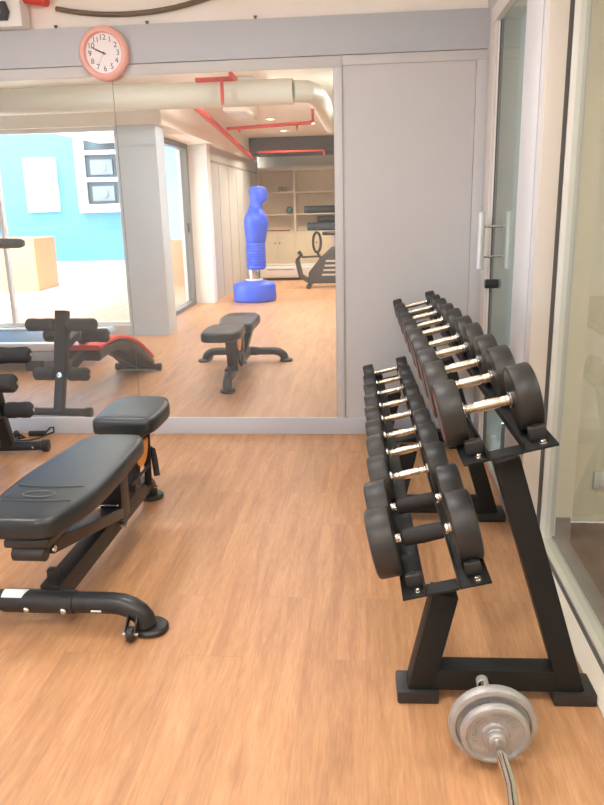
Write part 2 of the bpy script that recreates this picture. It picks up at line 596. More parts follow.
# corridor beyond the glass
struct('floor_corridor', B(0.7185, 3.2, -6.45, 2.8195, -0.10, -0.003), M_CARPET, label='dark brown corridor floor beyond the glass')
struct('wall_corridor_end', B(0.736, 3.2, 2.82, 3.02, 0, 2.42), M_HALL, label='cream corridor wall beyond the glass')
struct('baseboard_corridor', B(0.736, 0.83, 2.808, 2.8195, -0.003, 0.018), M_GROOVE)
struct('wall_corridor_side', B(3.2, 3.3, -6.45, 4.3, 0, 2.42), M_HALL)
struct('ceiling_corridor', B(2.2, 3.4, -6.6, 4.3, 2.42, 2.6), M_CEIL)
struct('wall_store_end', B(0.7005, 3.2, 4.2, 4.3, 0, 2.42), M_COOLWALL)
struct('floor_store', B(0.7005, 3.2, 3.0205, 4.1995, -0.1, -0.003), M_CARPET)
struct('wall_corridor_near', B(0.7185, 3.2, -6.55, -6.4505, 0, 2.42), M_HALL)
sk = empty('wall_socket', (0.945, 2.82, 0.185), 'white wall plate low on the cream corridor wall', 'socket')
B(-0.036, 0.036, -0.010, -0.0002, -0.036, 0.036).build('plate', M_WHITE, sk, 0.003)
B(-0.014, 0.014, -0.0135, -0.0102, -0.022, 0.022).build('rocker', M_STICK, sk, 0.002)

# ---- the room behind the camera, seen in the mirror
struct('wall_left_alcove', B(-4.7, -4.6, 0.58, 4.3, 0, 2.42), M_COOLWALL)
struct('wall_left_bulkhead', B(-4.6, -1.96, 0.36, 0.66, 2.055, 2.42), M_CREAM, label='cream bulkhead over window and column')
struct('wall_left_column', B(-2.43, -2.02, 0.36, 0.66, 0, 2.054), M_COOLWALL, label='pale grey column beside the window', bevel=0.006)
struct('trim_column_band', B(-2.431, -2.019, 0.656, 0.668, 1.86, 1.885), M_COOLWALL)
struct('baseboard_column', B(-2.432, -2.018, 0.655, 0.676, 0, 0.10), M_COOLWALL)
struct('wall_left_sill', B(-4.6, -2.431, 0.50, 0.62, 0, 0.10), M_ALUW)
wf = MB()
wf.box(-4.6, -2.431, 0.53, 0.58, 2.015, 2.054)
wf.box(-4.6, -2.431, 0.53, 0.58, 0.1005, 0.13)
wf.box(-2.462, -2.431, 0.53, 0.58, 0.13, 2.015)
wf.box(-3.735, -3.695, 0.52, 0.59, 0.13, 2.015)
w2 = B(-4.6, -2.45, 0.550, 0.556, 0.12, 2.03).build('window_2', M_GLASS, smooth=False)
tag(w2, 'large window onto the bright terrace', 'window', kind='structure')
wf.build('window_frame', M_EXTWHITE, w2, smooth=False)
# wall and glass door on the left side
struct('wall_left_return', B(-2.43, -2.30, -0.45, 0.3595, 0, 2.054), M_COOLWALL)
struct('wall_left_header', B(-2.43, -1.96, -1.8195, 0.3595, 2.055, 2.42), M_CREAM)
d2 = B(-2.352, -2.346, -1.80, -0.4505, 0.05, 2.02).build('door_2', M_GLASS, smooth=False)
tag(d2, 'sliding glass door onto the terrace', 'door', kind='structure')
df = MB()
df.box(-2.39, -2.30, -1.8195, -1.755, 0.0, 2.054)
df.box(-2.39, -2.30, -0.51, -0.4505, 0.0, 2.054)
df.box(-2.39, -2.30, -1.755, -0.51, 1.985, 2.054)
df.box(-2.39, -2.30, -1.755, -0.51, 0.0, 0.05)
df.build('door_frame', mat('dark_bronze_frame', (0.20, 0.19, 0.18), 0.4), d2, smooth=False)
MB().box(-2.325, -2.305, -1.70, -1.67, 0.95, 1.07).build('latch', M_PLASTIC, d2)
struct('wall_left_pale', B(-2.45, -2.05, -2.02, -1.82, 0, 2.054), M_EXTWHITE, label='pale wall end beside the terrace door')
struct('wall_left', B(-2.20, -2.05, -6.45, -2.0205, 0, 2.054), M_WARMWALL, label='panelled wall behind the blue dummy')
struct('wall_left_top', B(-2.20, -2.052, -6.45, -1.82, 2.055, 2.42), M_CREAM)
tp = MB()
for k in range(6):
    yy = -2.55 - 0.72 * k
    tp.box(-2.0495, -2.046, yy - 0.006, yy + 0.006, 0.0, 1.86)
tp.box(-2.0495, -2.043, -6.45, -2.03, 1.84, 1.87)
struct('trim_left_panels', tp, mat('panel_groove', (0.33, 0.28, 0.24), 0.6))
struct('wall_far', B(-2.2, 0.7, -6.75, -6.66, 0, 2.42), M_BEECH)
struct('trim_ceiling_beam', B(-2.045, 0.595, -6.62, -5.45, 2.16, 2.415), M_DARKBEAM, label='dark beam under the ceiling at the far end')

# terrace and the buildings outside
struct('ground_terrace', B(-16, -2.46, -5.6, 0.4995, -0.12, -0.02), M_TILE, label='white tiled terrace')
bl = empty('blue_building', (-7.0, -5.6, 0), 'sky blue building across the terrace with a tall white window', 'building')
B(-9.0, 2.95, -4.0, 0.0, -0.12, 7.0).build('wall', M_SKYBLUE, bl, smooth=False)
B(-9.0, 2.97, 0.0, 0.08, -0.12, 0.33).build('plinth', M_EXTWHITE, bl, smooth=False)
# window with air conditioners
wfr = MB()
wx0, wx1, wz0, wz1 = 1.75, 2.62, 1.22, 3.1
wfr.box(wx0, wx0 + .16, 0.0, 0.10, wz0, wz1)
wfr.box(wx1 - .10, wx1, 0.0, 0.10, wz0, wz1)
wfr.box(wx0 + .16, wx1 - .10, 0.0, 0.10, wz0, wz0 + .14)
wfr.box(wx0 + .16, wx1 - .10, 0.0, 0.10, wz1 - .1, wz1)
for z in (1.76, 2.23):
    wfr.box(wx0 + .16, wx1 - .10, 0.0, 0.07, z, z + 0.07)
wo = wfr.build('window', M_EXTWHITE, bl, smooth=False)
B(wx0 + .16, wx1 - .10, 0.002, 0.02, wz0 + .14, wz1 - .1).build('pane', M_PANE, wo, smooth=False)
for z in (1.42, 1.88):
    ac = MB()
    ac.box(wx0 + .26, wx1 - .20, 0.0205, 0.055, z, z + .26)
    ac.lathe([(0.09, 0), (0.09, 0.008), (0.075, 0.012)], (wx0 + .48, 0.055, z + .13), (0, 1, 0), 20)
    ac.build('air_conditioner', mat('dark_grey_unit', (0.16, 0.18, 0.21), 0.7), wo)
w3 = MB()
w3.box(0.75, 1.35, 0.0, 0.06, 1.25, 2.2)
w3.build('window', M_EXTWHITE, bl, smooth=False)
pl = empty('terrace_planter', (-5.95, -3.75, -0.02), 'orange rendered planter box on the terrace', 'planter')
pm = MB()
pm.box(-3.2, 0.55, -0.85, 0.0, 0, 0.86)
pm.build('box', M_TERRA, pl, 0.02)
lf = MB()
for k in range(46):
    a, e = random.uniform(0, 2 * PI), random.uniform(0.5, 1.25)
    bx = random.uniform(-2.6, -0.05)
    L_ = random.uniform(0.3, 0.6)
    d = Vector((math.cos(a) * math.cos(e), math.sin(a) * math.cos(e) * .6, math.sin(e)))
    o0 = Vector((bx, -0.42, 0.86))
    sd = d.cross(Vector((0, 0, 1))).normalized() * 0.025
    lf.add([o0 - sd * .4, o0 + sd * .4, o0 + d * L_ * .6 + sd, o0 + d * L_, o0 + d * L_ * .6 - sd], [(0, 1, 2, 3, 4)])
lf.build('foliage', M_LEAF, pl, smooth=False)
tw = empty('distant_tower', (-8.2, -23, -1.0), 'pale high-rise building far beyond the terrace door', 'building')
B(-2.4, 1.2, -3, 0, 0, 7.2).build('wall', M_EXTWHITE, tw, smooth=False)
for r in range(6):
    for c in range(5):
        B(-2.2 + c * .66, -1.85 + c * .66, -0.02, 0.03, 0.4 + r * .95, 0.9 + r * .95).build('window', M_PANE, tw, smooth=False)
pa = B(-3.6, -2.9, -4.6, -4.2, -0.02, 0.75).build('terrace_pillar', M_TERRA, bevel=0.01)
tag(pa, 'low orange pillar on the terrace beyond the glass door', 'pillar')

# ceiling services seen in the mirror
dc = MB()
dc.tube([(-4.55, 1.25, 2.215), (-0.62, 1.25, 2.215)], 0.108, 20)
du = dc.build('air_duct', M_DUCT)
tag(du, 'ivory round air duct running along the ceiling', 'duct')
el = MB()
el.tube([(-0.62, 1.25, 2.215), (-0.50, 1.22, 2.215), (-0.44, 1.05, 2.21), (-0.42, 0.6, 2.2), (-0.42, -1.5, 2.2)], 0.09, 18)
el.build('duct_elbow', M_DUCT, du)
pp = MB().tube([(-1.595, 1.09, 2.215), (-1.676, -0.3, 2.18), (-1.76, -1.85, 2.14), (-1.855, -3.4, 2.105), (-1.96, -5.40, 2.06)], 0.033, 12).build('sprinkler_pipe', M_REDPIPE)
tag(pp, 'long red sprinkler pipe running along the left ceiling edge', 'pipe', 'red sprinkler pipes')
c2 = MB()
c2.tube([(-1.76, -1.75, 2.22), (-0.70, -1.75, 2.26), (-0.66, -1.75, 2.28), (-0.66, -1.75, 2.42)], 0.022, 12)
p2 = c2.build('sprinkler_pipe', M_REDPIPE)
tag(p2, 'red sprinkler pipe crossing the ceiling in front of the downlights', 'pipe', 'red sprinkler pipes')
for x in (-1.6, -0.86):
    MB().cyl((x, -1.75, 2.24), (x, -1.75, 2.17), 0.012, 10).build('sprinkler_head', M_REDPIPE, p2)
c3 = MB()
c3.tube([(-1.80, -4.8, 2.13), (-0.70, -4.8, 2.13), (-0.68, -4.8, 2.04)], 0.021, 10)
tag(c3.build('sprinkler_pipe', M_REDPIPE), 'far red sprinkler pipe before the dark ceiling beam', 'pipe', 'red sprinkler pipes')
c4 = MB()
c4.tube([(-1.42, 1.47, 2.3), (-1.08, 1.47, 2.3), (-1.08, 1.7, 2.3)], 0.020, 10)
c4.tube([(-1.2, 1.47, 2.3), (-1.2, 1.47, 2.10)], 0.015, 10)
tag(c4.build('sprinkler_pipe', M_REDPIPE), 'short red sprinkler drop in front of the ivory duct', 'pipe', 'red sprinkler pipes')
cu = empty('ceiling_air_unit', (-1.43, -0.75, 2.42), 'white ceiling air unit behind the duct', 'air unit')
B(-0.14, 0.14, -0.55, 0.25, -0.14, -0.001).build('body', M_CEIL, cu, 0.02)
B(-0.125, 0.125, -0.53, 0.23, -0.152, -0.1405).build('grille', M_WHITE, cu, 0.004)
for i, (x, yy, w) in enumerate(((-1.02, -0.75, 20), (-0.78, -3.3, 22), (-0.45, -4.0, 16), (-1.30, -4.3, 22), (-1.3, -2.6, 12))):
    dl = empty('downlight', (x, yy, 2.42), ['round ceiling downlight nearest the ivory duct', 'round downlight right of the red cross pipe', 'round downlight at the right edge of the mirror',
               'round downlight left of centre beyond the red cross pipe', 'round downlight above the blue dummy'][i], 'light', group='ceiling downlights')
    MB().lathe([(0.075, 0), (0.075, -0.012), (0.058, -0.016), (0.055, -0.004)], (0, 0, 0)).build('ring', M_WHITE, dl)
    MB().lathe([(0.054, -0.004), (0.054, -0.009)], (0, 0, 0)).build('lamp', mat('warm_lamp', (1, 0.9, 0.7), emit=(1, 0.82, 0.55), estr=9), dl)
    ld = bpy.data.lights.new('downlight_bulb', 'SPOT')
    ld.energy = w * 4.4
    ld.color = (1.0, 0.87, 0.69)
    ld.spot_size = 2.6
    ld.spot_blend = 0.6
    ld.shadow_soft_size = 0.06
    lo = bpy.data.objects.new('downlight_bulb', ld)
    COL.objects.link(lo)
    lo.location = (x, yy, 2.39)
for i, (x, yy, _e) in enumerate(FILLS):  # made-up housings for the added fill lights, kept out of view
    tl = empty('tube_light_fitting', (x, yy, 2.42), ['white ceiling light fitting above the bench, nearer the camera', 'white ceiling light fitting left of the dumbbell rack, nearer the camera',
               'white ceiling light fitting above the bench, nearer the mirror', 'white ceiling light fitting left of the dumbbell rack, nearer the mirror'][i], 'light', group='ceiling tube lights')
    B(-0.13, 0.13, -0.34, 0.34, -0.085, -0.001).build('housing', M_WHITE, tl, 0.01)
for yy in (1.2, -2.0, 3.6):
    area('corridor_light', (1.9, yy, 2.40), 0.5, 0.5, 21 if yy < 3 else 10, (1, 0.95, 0.82))  # added fill for the space beyond the glass, without a fitting

# ================================================================== WALL THINGS
ck = empty('wall_clock', (-1.329, D - 0.0155, 2.046), 'round wall clock with thick pink rim on the grey beam', 'clock')
ck.rotation_euler = (math.radians(3), 0, 0)
AX = (0, -1, 0)
MB().lathe([(0.112, 0.0005), (0.126, 0.006), (0.130, 0.018), (0.126, 0.034), (0.114, 0.045), (0.101, 0.047), (0.096, 0.040), (0.094, 0.024), (0.0, 0.0235)], (0, 0, 0), AX, 56).build('rim', M_PINK, ck, angle=60)
MB().lathe([(0.0945, 0.0240), (0.0945, 0.0265)], (0, 0, 0), AX, 48).build('dial', M_DIAL, ck)
for h in range(1, 13):
    a = PI / 2 - h * PI / 6
    mtx = Matrix.Translation((0.073 * math.cos(a), -0.0268, 0.073 * math.sin(a))) @ Matrix.Rotation(PI / 2, 4, 'X')
    text_mesh('numeral', str(h), 0.037, 0.0006, mat('grey_numeral_ink', (0.11, 0.105, 0.105), 0.6), ck, mtx)


def hand(name, ang, L, w, yy, m):
    a = PI / 2 - ang
    d = Vector((math.cos(a), 0, math.sin(a)))
    MB().bar([d * -0.012 + Vector((0, yy, 0)), d * L + Vector((0, yy, 0))], 0.0014, w, up=(d.z, 0, -d.x)).build(name, m, ck)


hand('hour_hand', math.radians(9.81 * 30), 0.046, 0.0065, -0.0300, M_INK)
hand('minute_hand', math.radians(49.2 * 6), 0.068, 0.0045, -0.0325, M_INK)
hand('second_hand', math.radians(35 * 6), 0.060, 0.0014, -0.0345, mat('grey_hand', (0.5, 0.45, 0.45), 0.5))
MB().cyl((0, -0.028, 0), (0, -0.036, 0), 0.005, 12).build('hub', M_INK, ck)

cb = MB()
pts = []
for k in range(17):
    t = k / 16
    x = -1.575 + t * 0.98
    z = 2.272 + (0.075 * t - 0.28 * t * (1 - t) * 1.05) if t < 1 else 2.35
    pts.append((x, D + 0.008, z))
cb.tube(pts, 0.0125, 10)
cbo = cb.build('wall_cable', M_CORD)
tag(cbo, 'brown cable sagging along the cream wall above the beam', 'cable')
cp = MB().tube([(-2.30, D - 0.02, 2.39), (-1.78, D - 0.02, 2.335), (-1.605, D - 0.02, 2.305)], 0.030, 16)
cpo = cp.build('ceiling_pipe', M_REDPIPE)
tag(cpo, 'red pipe end above the white box at upper left', 'pipe')
for i, x in enumerate((-1.585, -1.105, -0.55)):
    c = MB()
    c.cyl((x, D + 0.004, 2.1775), (x, D + 0.004, 2.188), 0.006, 10)
    c.cyl((x, D + 0.004, 2.188), (x, D + 0.004, 2.194), 0.009, 10)
    tag(c.build('bolt', M_CORD), ['small bolt on the beam left of the clock', 'small bolt on the beam right of the clock', 'small bolt on the beam above the middle of the mirror'][i], 'bolt', 'bolts on the beam')
eb = empty('wall_device', (-1.83, D - 0.03, 2.178), 'white box with a round dark lens above the beam at upper left', 'wall device')
MB().box(-0.14, 0.105, -0.05, 0.055, 0.0, 0.150).build('housing', M_STICK, eb, 0.012)
MB().box(-0.075, 0.085, -0.040, 0.045, 0.1502, 0.190).build('top_cover', M_WHITE, eb, 0.008)
ln = MB()
ln.pad([(-0.052, -0.04), (0.03, -0.04), (0.045, 0.0), (0.03, 0.045), (-0.052, 0.045)], 0.0, 0.03, 0.008)
for i, v in enumerate(ln.v):
    ln.v[i] = Vector((v.x + 0.005, -0.0505 - v.z, v.y + 0.068))
lno = ln.build('lens_surround', M_INK, eb)
MB().lathe([(0.024, 0.0), (0.024, 0.006), (0.012, 0.010)], (-0.008, -0.082, 0.068), (0, -1, 0), 20).build('lens', mat('grey_lens', (0.25, 0.28, 0.34), 0.15), lno)
for x in (-0.02, 0.055):
    MB().cyl((x, 0.0, 0.1902), (x, 0.0, 0.206), 0.010, 12).build('knob', M_CORD, eb)

# ================================================================== DUMBBELL RACK
RYAW = math.radians(1.35)
R0 = Vector((0.0, 1.62, 0))
rack = empty('dumbbell_rack', R0, 'black two tier steel dumbbell rack beside the glass wall', 'dumbbell rack', RYAW)
TILT = math.radians(13.5)
UP_C = (0.336, 0.709)      # rail centre (x, z) of upper tier
LO_C = (0.199, 0.355)
UAX = Vector((math.cos(TILT), 0, math.sin(TILT)))
VAX = Vector((-math.sin(TILT), 0, math.cos(TILT)))


def tier_matrix(c):
    M = Matrix.Identity(4)
    for r in range(3):
        M[r][0], M[r][1], M[r][2] = UAX[r], (0, 1, 0)[r], VAX[r]
    M[0][3], M[2][3] = c
    return M


LEN = 2.30
FR = (0.045, 1.18, 2.10)     # y of the three upright frames
for k, fy in enumerate(FR):
    y0, y1 = fy, fy + 0.065
    lu = MB().bar([(0.538, (y0 + y1) / 2, 0.03), (0.3385, (y0 + y1) / 2, 0.676)], 0.062, 0.062, up=(0, 1, 0))
    lu.build('long_upright', M_BLACK, rack, 0.003)
    su = MB().bar([(0.143, (y0 + y1) / 2, 0.03), (0.203, (y0 + y1) / 2, 0.312)], 0.066, 0.062, up=(0, 1, 0))
    su.build('short_upright', M_BLACK, rack, 0.003)
    B(0.170, 0.522, y0 + 0.002, y1 - 0.002, 0.034, 0.094).build('crossbar', M_BLACK, rack, 0.003)
    for a, b in ((0.083, 0.192), (0.488, 0.598)):
        B(a, b, y0 - 0.012, y1 + 0.02, 0.0, 0.036).build('foot', M_PLASTIC, rack, 0.006)
for c, nm in ((UP_C, 'upper_rail'), (LO_C, 'lower_rail')):
    TM = tier_matrix(c)
    for s in (-1, 1):
        rl = MB()
        rl.M = TM
        a, b = (0.030, 0.110) if s > 0 else (-0.112, -0.050)
        rl.box(a, b, 0.0, LEN, -0.006, 0.0)
        i0, i1 = (0.030, 0.034) if s > 0 else (-0.055, -0.050)
        rl.box(i0, i1, 0.0, LEN, 0.0, 0.022)
        ro = rl.build(nm, M_BLACK, rack, 0.001)
        for yy in (0.050, LEN - 0.050):
            tb = MB()
            tb.M = TM
            cx = 0.075 * s
            tb.pad([(cx - 0.021, yy - 0.010), (cx + 0.021, yy - 0.010), (cx + 0.021, yy + 0.010), (cx - 0.021, yy + 0.010)], 0.0005, 0.038, 0.008)
            tb.build('stop', M_PLASTIC, ro)
            bt = MB()
            bt.M = TM
            by = 0.020 if yy < 1 else LEN - 0.020
            bt.lathe([(0.0105, 0.0003), (0.0105, 0.003), (0.0075, 0.0032), (0.0075, 0.009), (0.005, 0.011)], (cx + 0.004, by, 0), (0, 0, 1), 12)
            bt.build('bolt', M_CHROME, ro)
    for fy in (0.0, FR[1] + 0.01, LEN - 0.055):
        ct = MB()
        ct.M = TM
        ct.box(-0.0495, 0.0295, fy + 0.0005, fy + 0.05, -0.007, -0.0005)
        ct.build('tie_plate', M_BLACK, rack, 0.001)

# ================================================================== DUMBBELLS
YU = [3.829, 3.585, 3.365, 3.127, 2.919, 2.664, 2.466, 2.224, 2.012, 1.762]
YL = [3.827, 3.576, 3.354, 3.120, 2.901, 2.665, 2.456, 2.212, 1.962, 1.752]
RU = [.050, .055, .060, .064, .068, .072, .075, .077, .080, .082]
RL = [.053, .057, .061, .065, .069, .073, .077, .082, .088, .092]
ORD = ['farthest', 'second farthest', 'third farthest', 'fourth farthest', 'fifth farthest', 'fifth nearest', 'fourth nearest', 'third nearest', 'second nearest', 'nearest']


def dumbbell(c, y, R, label, grip, group):
    # local x axis along the handle; root sits on the rails below the handle centre
    cx = c[0] - (0.016 if c is UP_C else 0.026) - math.sin(RYAW) * (y - R0.y)
    o = empty('dumbbell', (cx, y, c[1]), label, 'dumbbell', 0, group)
    o.rotation_euler = (0, -TILT, RYAW)
    hl = 0.063 if grip == 'steel' else 0.074
    T = 0.046 + 0.36 * (R - 0.050) if grip == 'steel' and c is UP_C else 0.056 + 0.20 * (R - 0.053)
    z = R + 0.0008
    for s in (-1, 1):
        e = 0.008
        h = MB()
        pr = [(0.35 * R, 0.0), (R - 0.005, 0.0), (R - 0.0015, 0.0015), (R, 0.005), (R, T - 0.009), (R - 0.003, T - 0.003), (R - 0.010, T), (R * .80, T), (R * .78, T - 0.002), (0.0, T - 0.002)]
        h.lathe(pr, (s * hl, 0, z), (s, 0, 0), 40)
        ho = h.build('head', M_RUBBER, o, angle=32)
        f = MB()
        f.lathe([(R * .775, T - 0.0018), (R * .775, T - 0.0008)], (s * hl, 0, z), (s, 0, 0), 36)
        fo = f.build('end_face', M_RUBFACE, ho)
        # thin white ring and red arcs printed on the face
        rg = MB()
        for a0, a1, rr in ((0.25, 2.9, .66), (3.4, 6.0, .66)):
            n = 14
            vs, fs = [], []
            for q in range(n + 1):
                a = a0 + (a1 - a0) * q / n
                for r_ in (rr * R, (rr + .08) * R):
                    vs.append((s * (hl + T - 0.0004), r_ * math.cos(a), z + r_ * math.sin(a)))
            for q in range(n):
                fs.append((2 * q, 2 * q + 1, 2 * q + 3, 2 * q + 2))
            rg.add(vs, fs)
        rg.build('red_marking', M_RED, ho, smooth=False)
    if grip == 'steel':
        h = MB()
        r = 0.0118 + 0.06 * (R - 0.043)
        pr = [(r * .82, -hl)]
        for t in (-0.84*hl, -0.70*hl, -0.48*hl):
            pr += [(r * .86, t - .004), (r * .78, t - .003), (r * .78, t - .001), (r * .95, t)]
        pr += [(r * 1.0, -0.018), (r * 1.05, 0), (r * 1.0, 0.018)]
        for t in (0.48*hl, 0.70*hl, 0.84*hl):
            pr += [(r * .95, t), (r * .78, t + .001), (r * .78, t + .003), (r * .86, t + .004)]
        pr += [(r * .82, hl)]
        h.lathe(pr, (0, 0, z), (1, 0, 0), 20)
        h.build('handle', M_BRASSY, o, angle=35)
        for s in (-1, 1):
            MB().lathe([(r * 1.25, 0), (r * 1.45, 0.002), (r * 1.45, 0.007), (r * 1.2, 0.0095)], (s * (hl + .0002), 0, z), (-s, 0, 0), 12).build('collar', M_CHROME, o)
    else:
        h = MB()
        pr = [(0.0165, -0.054), (0.0215, -0.053), (0.0225, -0.02), (0.0235, 0.0), (0.0225, 0.02), (0.0215, 0.050), (0.0165, 0.051)]
        h.lathe(pr, (0, 0, z), (1, 0, 0), 24)
        h.build('handle', M_GRIP, o)
        for s in (-1, 1):
            MB().lathe([(0.012, 0), (0.0145, 0.001), (0.0145, 0.006), (0.0115, 0.0075), (0.0140, 0.009), (0.0140, 0.015), (0.0115, 0.0185)], (s * (hl + .0002), 0, z), (-s, 0, 0), 14).build('collar', M_CHROME, o)
    return o


for i in range(10):
    dumbbell(UP_C, YU[i], RU[i], ORD[i] + ' dumbbell on the upper tier, black round heads and steel handle', 'steel', 'dumbbells on the upper tier')
for i in range(10):
    g = 'black' if i >= 8 else 'steel'
    lab = ORD[i] + (' dumbbell on the lower tier, with a thick black grip' if g == 'black' else ' dumbbell on the lower tier, black round heads and steel handle')
    dumbbell(LO_C, YL[i], RL[i], lab, g, 'dumbbells on the lower tier')

# ================================================================== CURL BAR AND PLATES
bar_a = Vector((0.290, 1.612, 0.110))
bar_dir = Vector((0.012, -1.0, -0.030)).normalized()


def bar_pt(s, lat=0.0, dz=0.0):
    return bar_a + bar_dir * s + Vector((lat, 0, dz))


bar_o = bar_pt(0.17)


def plate(R, T, s, label):
    o = empty('weight_plate', bar_pt(s), label, 'weight plate', 0, 'iron plates on the curl bar')
    q = Vector((0, 0, 1)).rotation_difference(bar_dir)
    pb = MB()
    pb.M = q.to_matrix().to_4x4()
    pr = [(0.0152, 0.0), (R * .90, 0.0), (R - .003, .003), (R, .008), (R, T - .008), (R - .003, T - .002), (R - .008, T), (R * .86, T), (R * .82, T - .007), (R * .42, T - .007), (R * .38, T - .001), (R * .27, T - .001), (R * .25, T + .002), (0.0185, T + .002), (0.0152, T)]
    pb.lathe(pr, (0, 0, 0), (0, 0, 1), 56)
    pb.build('disc', M_IRON, o, angle=35)
    # raised ring of cast lettering, too worn to read
    lt = MB()
    lt.M = pb.M
    lr = random.Random(3)
    Z = T - .007
    for a0, a1, n in ((0.3, 1.75, 10), (2.0, 3.6, 12), (4.1, 5.4, 9)):
        for k in range(n):
            a = a0 + (a1 - a0) * (k + .5) / n
            rr = R * .61
            u = Vector((math.cos(a), math.sin(a), 0))
            v = Vector((-u.y, u.x, 0))
            w, h = (a1 - a0) / n * rr * lr.choice((.22, .3, .34)), R * .075
            p = u * rr
            vs = []
            for dz in (-.0005, .0022):
                for a_, b_ in ((-1, -1), (1, -1), (1, 1), (-1, 1)):
                    vs.append(p + v * a_ * w + u * b_ * h + Vector((0, 0, Z + dz)))
            lt.add(vs, [(4, 5, 6, 7), (0, 1, 5, 4), (1, 2, 6, 5), (2, 3, 7, 6), (3, 0, 4, 7)])
    lt.build('cast_marks', M_IRON, o, smooth=False)
    return o


plate(0.101, 0.030, 0.135, 'larger grey iron plate on the curl bar, lying against the rack foot')
plate(0.078, 0.026, 0.168, 'smaller grey iron plate in front of the larger one on the curl bar')
cbm = MB()
path, lat = [], 0
SS = [0.0, 0.198, 0.30, 0.33, 0.40, 0.43, 0.50, 0.53, 0.66, 0.69, 0.76, 0.79, 0.86, 0.89, 1.18]
LT = [0.0, 0.0, 0.007, 0.008, 0.000, -0.002, -0.012, -0.010, -0.010, -0.008, 0.022, 0.022, 0.004, 0.0, 0.0]
for s, l in zip(SS, LT):
    z = 0.0
    path.append(bar_pt(s, l * .9, -0.052 * max(0, (s - .2)) - l * .0))
curl = empty('curl_bar', bar_pt(0.6) * 1.0, 'chrome cranked curl bar lying on the floor, loaded with grey plates', 'barbell')
off = curl.location.copy()
cb2 = MB()
cb2.tube([p - off for p in path], 0.0128, 16)
cb2.build('shaft', M_CHROME, curl, angle=60)
sl = MB()
sl.lathe([(0.0129, 0.196), (0.019, 0.1965), (0.021, 0.200), (0.021, 0.207), (0.017, 0.212), (0.0135, 0.2125)], bar_a - off, bar_dir, 24)
sl.build('collar', M_IRON, curl)
ec = MB()
ec.lathe([(0.013, -0.006), (0.015, -0.004), (0.015, 0.014), (0.0131, 0.016)], bar_a - off, bar_dir, 20)
ec.build('end_cap', M_IRON, curl)

# ================================================================== ADJUSTABLE BENCH
bench = empty('adjustable_bench', (-1.022, 1.975, 0), 'black adjustable weight bench with padded seat and backrest', 'weight bench', math.radians(-0.6))
# cross foot: tube with bent-down ends
for s in (-1, 1):
    pth = [(s * 0.05, 0, 0.088)]
    pth += [(s * 0.230, 0, 0.088), (s * 0.262, -0.002, 0.086), (s * 0.293, -0.005, 0.077), (s * 0.318, -0.008, 0.062), (s * 0.332, -0.010, 0.045), (s * 0.338, -0.012, 0.022)]
    ft = MB().tube(pth, 0.0335, 20, up=(0, 1, 0))
    fo = ft.build('rear_foot_tube', M_CHAR, bench)
    MB().lathe([(0.046, 0.0), (0.054, 0.004), (0.054, 0.014), (0.048, 0.020), (0.030, 0.0215)], (s * 0.350, -0.004, 0), (0, 0, 1), 32).build('foot_pad', M_PLASTIC, fo)
    wh = MB()
    wh.lathe([(0.012, 0), (0.022, 0.001), (0.024, 0.006), (0.024, 0.014), (0.022, 0.019), (0.012, 0.020)], (s * 0.296, -0.070, 0.0245), (s, 0, 0), 24)
    wo_ = wh.build('transport_wheel', M_PLASTIC, fo)
    br = MB()
    for dx in (-0.006, 0.024):
        br.bar([(s * (0.296 + dx), -0.018, 0.070), (s * (0.296 + dx), -0.070, 0.026)], 0.004, 0.026, up=(0, 0, 1))
    br.build('wheel_bracket', M_CHAR, fo)
    MB().cyl((s * 0.282, -0.070, 0.0245), (s * 0.330, -0.070, 0.0245), 0.006, 10).build('axle', M_CHROME, fo)
slv = MB().lathe([(0.030, -0.115), (0.0375, -0.1145), (0.0375, 0.1145), (0.030, 0.115)], (-0.005, 0, 0.088), (1, 0, 0), 24)
slo = slv.build('sleeve', M_CHAR, bench)
for x in (-0.035, 0.085):
    MB().lathe([(0.0095, 0.0), (0.0095, 0.004), (0.006, 0.008)], (x, -0.0365, 0.078), (0, -1, -0.15), 14).build('bolt', M_CHROME, slo)
lbm = MB()
for k in range(7):
    a = math.radians(42 + k * 9)
    lbm.v.append(Vector((-0.118, -0.0380 * math.cos(a), 0.088 + 0.0380 * math.sin(a))))
    lbm.v.append(Vector((-0.052 + 0.016 * k / 6, -0.0380 * math.cos(a), 0.088 + 0.0380 * math.sin(a))))
for k in range(6):
    lbm.f.append((2 * k, 2 * k + 1, 2 * k + 3, 2 * k + 2))
    lbm.mi.append(0)
lbm.build('label_strip', M_STICK, slo, smooth=False)
MB().bar([(0.172, -0.0345, 0.078), (0.205, -0.0345, 0.078)], 0.001, 0.006).build('small_label', M_STICK, bench)
# spine
sp = MB().bar([(0.022, 0.02, 0.095), (0.030, 0.86, 0.105), (0.030, 0.95, 0.105)], 0.066, 0.075)
sp.build('spine', M_CHAR, bench, 0.005)
MB().bar([(0.018, 0.062, 0.128), (0.018, 0.062, 0.170)], 0.034, 0.028, up=(0, 1, 0)).build('height_stop', M_PLASTIC, bench, 0.005)
# front foot
fl = MB().tube([(0.030, 0.93, 0.105), (0.030, 0.985, 0.098), (0.030, 1.020, 0.078), (0.030, 1.040, 0.05), (0.030, 1.045, 0.018)], 0.035, 18, up=(1, 0, 0))
flo = fl.build('front_foot_tube', M_CHAR, bench)
MB().lathe([(0.046, 0.0), (0.055, 0.004), (0.055, 0.014), (0.049, 0.020), (0.03, 0.0215)], (0.034, 1.05, 0), (0, 0, 1), 32).build('foot_pad', M_PLASTIC, flo)
MB().cyl((0.060, 1.02, 0.065), (0.075, 1.02, 0.065), 0.009, 12).build('bolt', M_CHROME, flo)
